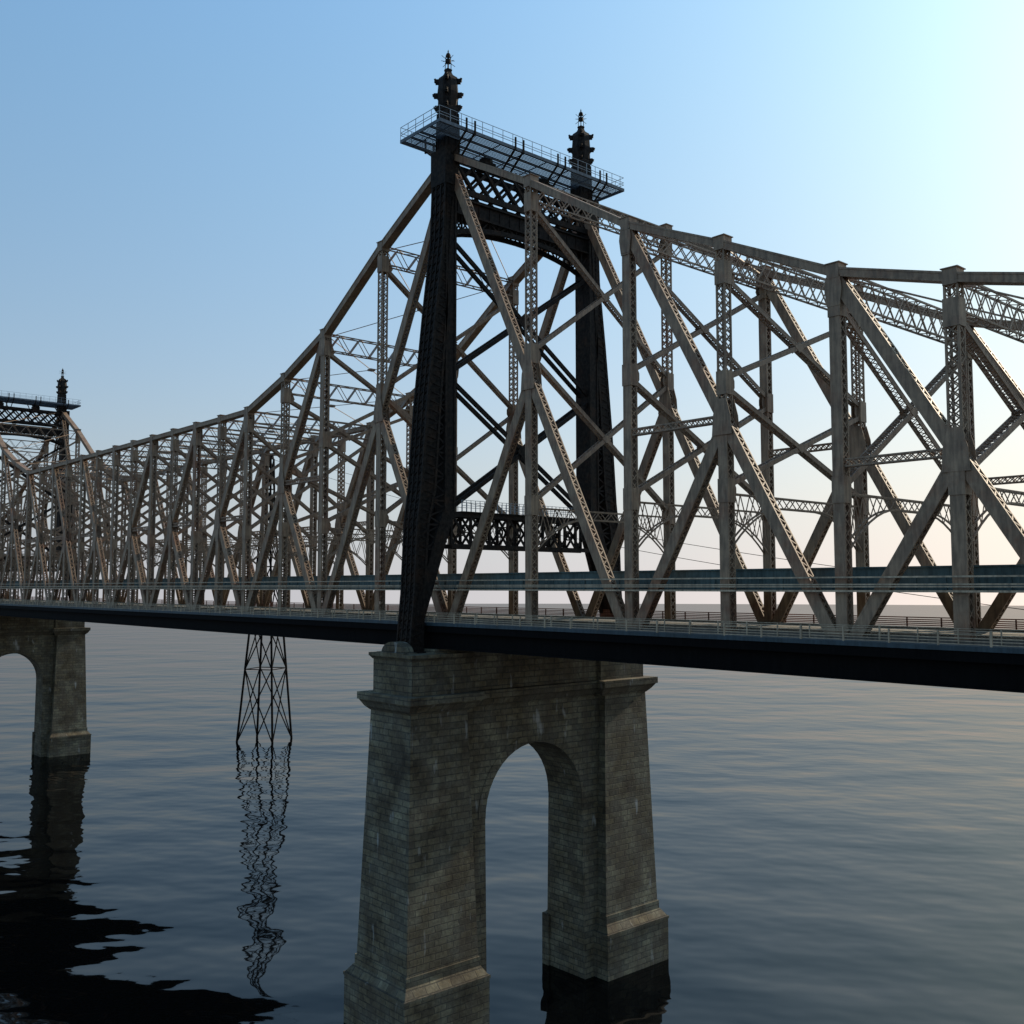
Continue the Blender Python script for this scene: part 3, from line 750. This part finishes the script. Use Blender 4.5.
# ------------------------------------------------------------------ lattice mast standing in the water beyond the bridge
mc = V((-160.85, 66.3)); rot = math.radians(78)
mast = empty('lattice_mast', 'slender black steel lattice mast standing in the river beyond the bridge', 'mast', (mc.x, mc.y, ZW))
H = [(-1.0, 7.1), (0.0, 7.0), (18.0, 5.3), (32.0, 3.95), (44.0, 2.8), (54.0, 1.9), (64.0, 1.35), (72.0, 1.1)]
def mp_(i, h, r):
    a = rot+i*math.pi/2; return V((mc.x+r*math.cos(a), mc.y+r*math.sin(a), ZW+h))
for i in range(4):
    mb = MB()
    for (h0, r0), (h1, r1) in zip(H[:-1], H[1:]): mb.tube(mp_(i, h0, r0), mp_(i, h1, r1), 0.30, 0.27, 8)
    o = mb.build('leg', 'black', None, tuple(mp_(i, 0, 7.4))); o.parent = mast; o.location = o.location-mast.location
for (h0, r0), (h1, r1) in zip(H[1:-1], H[2:]):
    mb = MB()
    for i in range(4):
        j = (i+1) % 4
        mb.tube(mp_(i, h0, r0), mp_(j, h1, r1), 0.16); mb.tube(mp_(j, h0, r0), mp_(i, h1, r1), 0.16)
        mb.tube(mp_(i, h1, r1), mp_(j, h1, r1), 0.12)
    o = mb.build('bracing', 'black', None, (mc.x, mc.y, ZW+h0)); o.parent = mast; o.location = o.location-mast.location
mb = MB(); mb.tube((mc.x, mc.y, ZW+71.9), (mc.x, mc.y, ZW+73), 1.2, 1.0); mb.beam((mc.x-3, mc.y-1.0, ZW+73), (mc.x+3, mc.y+1.0, ZW+73), 0.7, 0.6, (0, 0, 1))
o = mb.build('cable_saddle', 'black', None, (mc.x, mc.y, ZW+72)); o.parent = mast; o.location = o.location-mast.location

# hanging cables of the crossing beyond the bridge
def cable(name, p, q, sag, label):
    mb = MB(); p = V(p); q = V(q); n = 40; pr = None
    for i in range(n+1):
        f = i/n; c = p.lerp(q, f); c.z -= sag*4*f*(1-f)
        if pr is not None: mb.tube(pr, c, 0.045, None, 5)
        pr = c
    o = mb.build(name, 'black', None, tuple(p)); o['label'] = label; o['category'] = 'cable'; return o
cable('overhead_cable', (mc.x+3, mc.y+1, ZW+73.2), (95, 62, -7.5), 5.5, 'thin dark cable sagging beyond the bridge, the higher of two')
cable('overhead_cable', (mc.x-3, mc.y-1, ZW+73.2), (95, 60, -8.8), 6.5, 'thin dark cable sagging beyond the bridge, the lower of two')

# ------------------------------------------------------------------ water
mb = MB(); k = 96; Rw = 2380.0; cx, cy = 74.9, -57.7
rings = [0, 30, 90, 200, 450, 1000, 1700, Rw]
mb.v.append((cx, cy, ZW))
for r in rings[1:]:
    for i in range(k): a = 2*math.pi*i/k; mb.v.append((cx+r*math.cos(a), cy+r*math.sin(a), ZW))
for i in range(k): mb.f.append((0, 1+i, 1+(i+1) % k))
for j in range(len(rings)-2):
    for i in range(k): a = 1+j*k; mb.f.append((a+i, a+k+i, a+k+(i+1) % k, a+(i+1) % k))
w = mb.build('river_water', 'water'); w['kind'] = 'structure'

# ------------------------------------------------------------------ light, sky, camera
SUN_AZ = math.radians(0.0)        # from +Y towards +X
SUN_EL = math.radians(26.0)
sd = V((math.sin(SUN_AZ)*math.cos(SUN_EL), math.cos(SUN_AZ)*math.cos(SUN_EL), math.sin(SUN_EL)))
L = bpy.data.lights.new('sun', 'SUN'); L.energy = 4.8; L.angle = math.radians(0.5); L.color = (1.0, 0.83, 0.62)
lo = bpy.data.objects.new('sun', L); COL.objects.link(lo); lo.rotation_euler = sd.to_track_quat('Z', 'Y').to_euler()
W = bpy.data.worlds.new('World'); S.world = W; W.use_nodes = True
t = W.node_tree; bg = t.nodes['Background']
sky = t.nodes.new('ShaderNodeTexSky'); sky.sky_type = 'NISHITA'; sky.sun_disc = False
sky.sun_elevation = SUN_EL; sky.sun_rotation = SUN_AZ
sky.altitude = 0; sky.air_density = 1.0; sky.dust_density = 1.5; sky.ozone_density = 2.0
# below the horizon the air keeps the colour of the horizon (the river is finite)
tc = node(t, 'ShaderNodeTexCoord'); sx = node(t, 'ShaderNodeSeparateXYZ'); cb = node(t, 'ShaderNodeCombineXYZ')
t.links.new(tc.outputs['Generated'], sx.inputs[0])
mxx = node(t, 'ShaderNodeMath', operation='SMOOTH_MAX'); t.links.new(sx.outputs[2], mxx.inputs[0]); mxx.inputs[1].default_value = 0.10; mxx.inputs[2].default_value = 0.10
t.links.new(sx.outputs[0], cb.inputs[0]); t.links.new(sx.outputs[1], cb.inputs[1]); t.links.new(mxx.outputs[0], cb.inputs[2])
t.links.new(cb.outputs[0], sky.inputs['Vector']); # soft shoulder round the sun, then the tint of the hazy air by height above the horizon
dm = node(t, 'ShaderNodeVectorMath', operation='DOT_PRODUCT'); t.links.new(sky.outputs[0], dm.inputs[0]); dm.inputs[1].default_value = (0.05, 0.05, 0.05)
den = node(t, 'ShaderNodeVectorMath', operation='MULTIPLY_ADD'); t.links.new(dm.outputs['Value'], den.inputs[0]); den.inputs[1].default_value = (1.2, 0.8, 0.7); den.inputs[2].default_value = (1, 1, 1)
dv = node(t, 'ShaderNodeVectorMath', operation='DIVIDE'); t.links.new(sky.outputs[0], dv.inputs[0]); t.links.new(den.outputs[0], dv.inputs[1])
sc_ = node(t, 'ShaderNodeVectorMath', operation='SCALE'); t.links.new(dv.outputs[0], sc_.inputs[0]); sc_.inputs['Scale'].default_value = 3.0
hz = ramp(t, sx.outputs[2], [(p, (a/3, b/3, c/3)) for p, (a, b, c) in ((0.0, (1.727, 1.172, 1.122)), (0.08, (1.707, 1.274, 1.188)), (0.17, (1.688, 1.392, 1.276)), (0.25, (1.673, 1.499, 1.365)), (0.35, (1.658, 1.634, 1.497)), (0.45, (1.646, 1.769, 1.654)), (0.6, (1.635, 1.95, 1.93)))])
skc = mixc(t, 1.0, sc_.outputs[0], hz.outputs[0], 'MULTIPLY')
t.links.new(skc, bg.inputs[0])
bg.inputs[1].default_value = 0.15

cam = bpy.data.cameras.new('camera'); co = bpy.data.objects.new('camera', cam); COL.objects.link(co)
co.location = (74.859, -57.740, 0.0); co.rotation_euler = (math.pi/2+0.0748, 0, 0.8479)
cam.sensor_width = 36; cam.lens = 35.29; cam.clip_start = 0.5; cam.clip_end = 20000
S.camera = co
S.view_settings.view_transform = 'Standard'; S.view_settings.look = 'None'; S.view_settings.exposure = 0.0; S.view_settings.gamma = 1.0
S.render.resolution_x = 1024; S.render.resolution_y = 1024
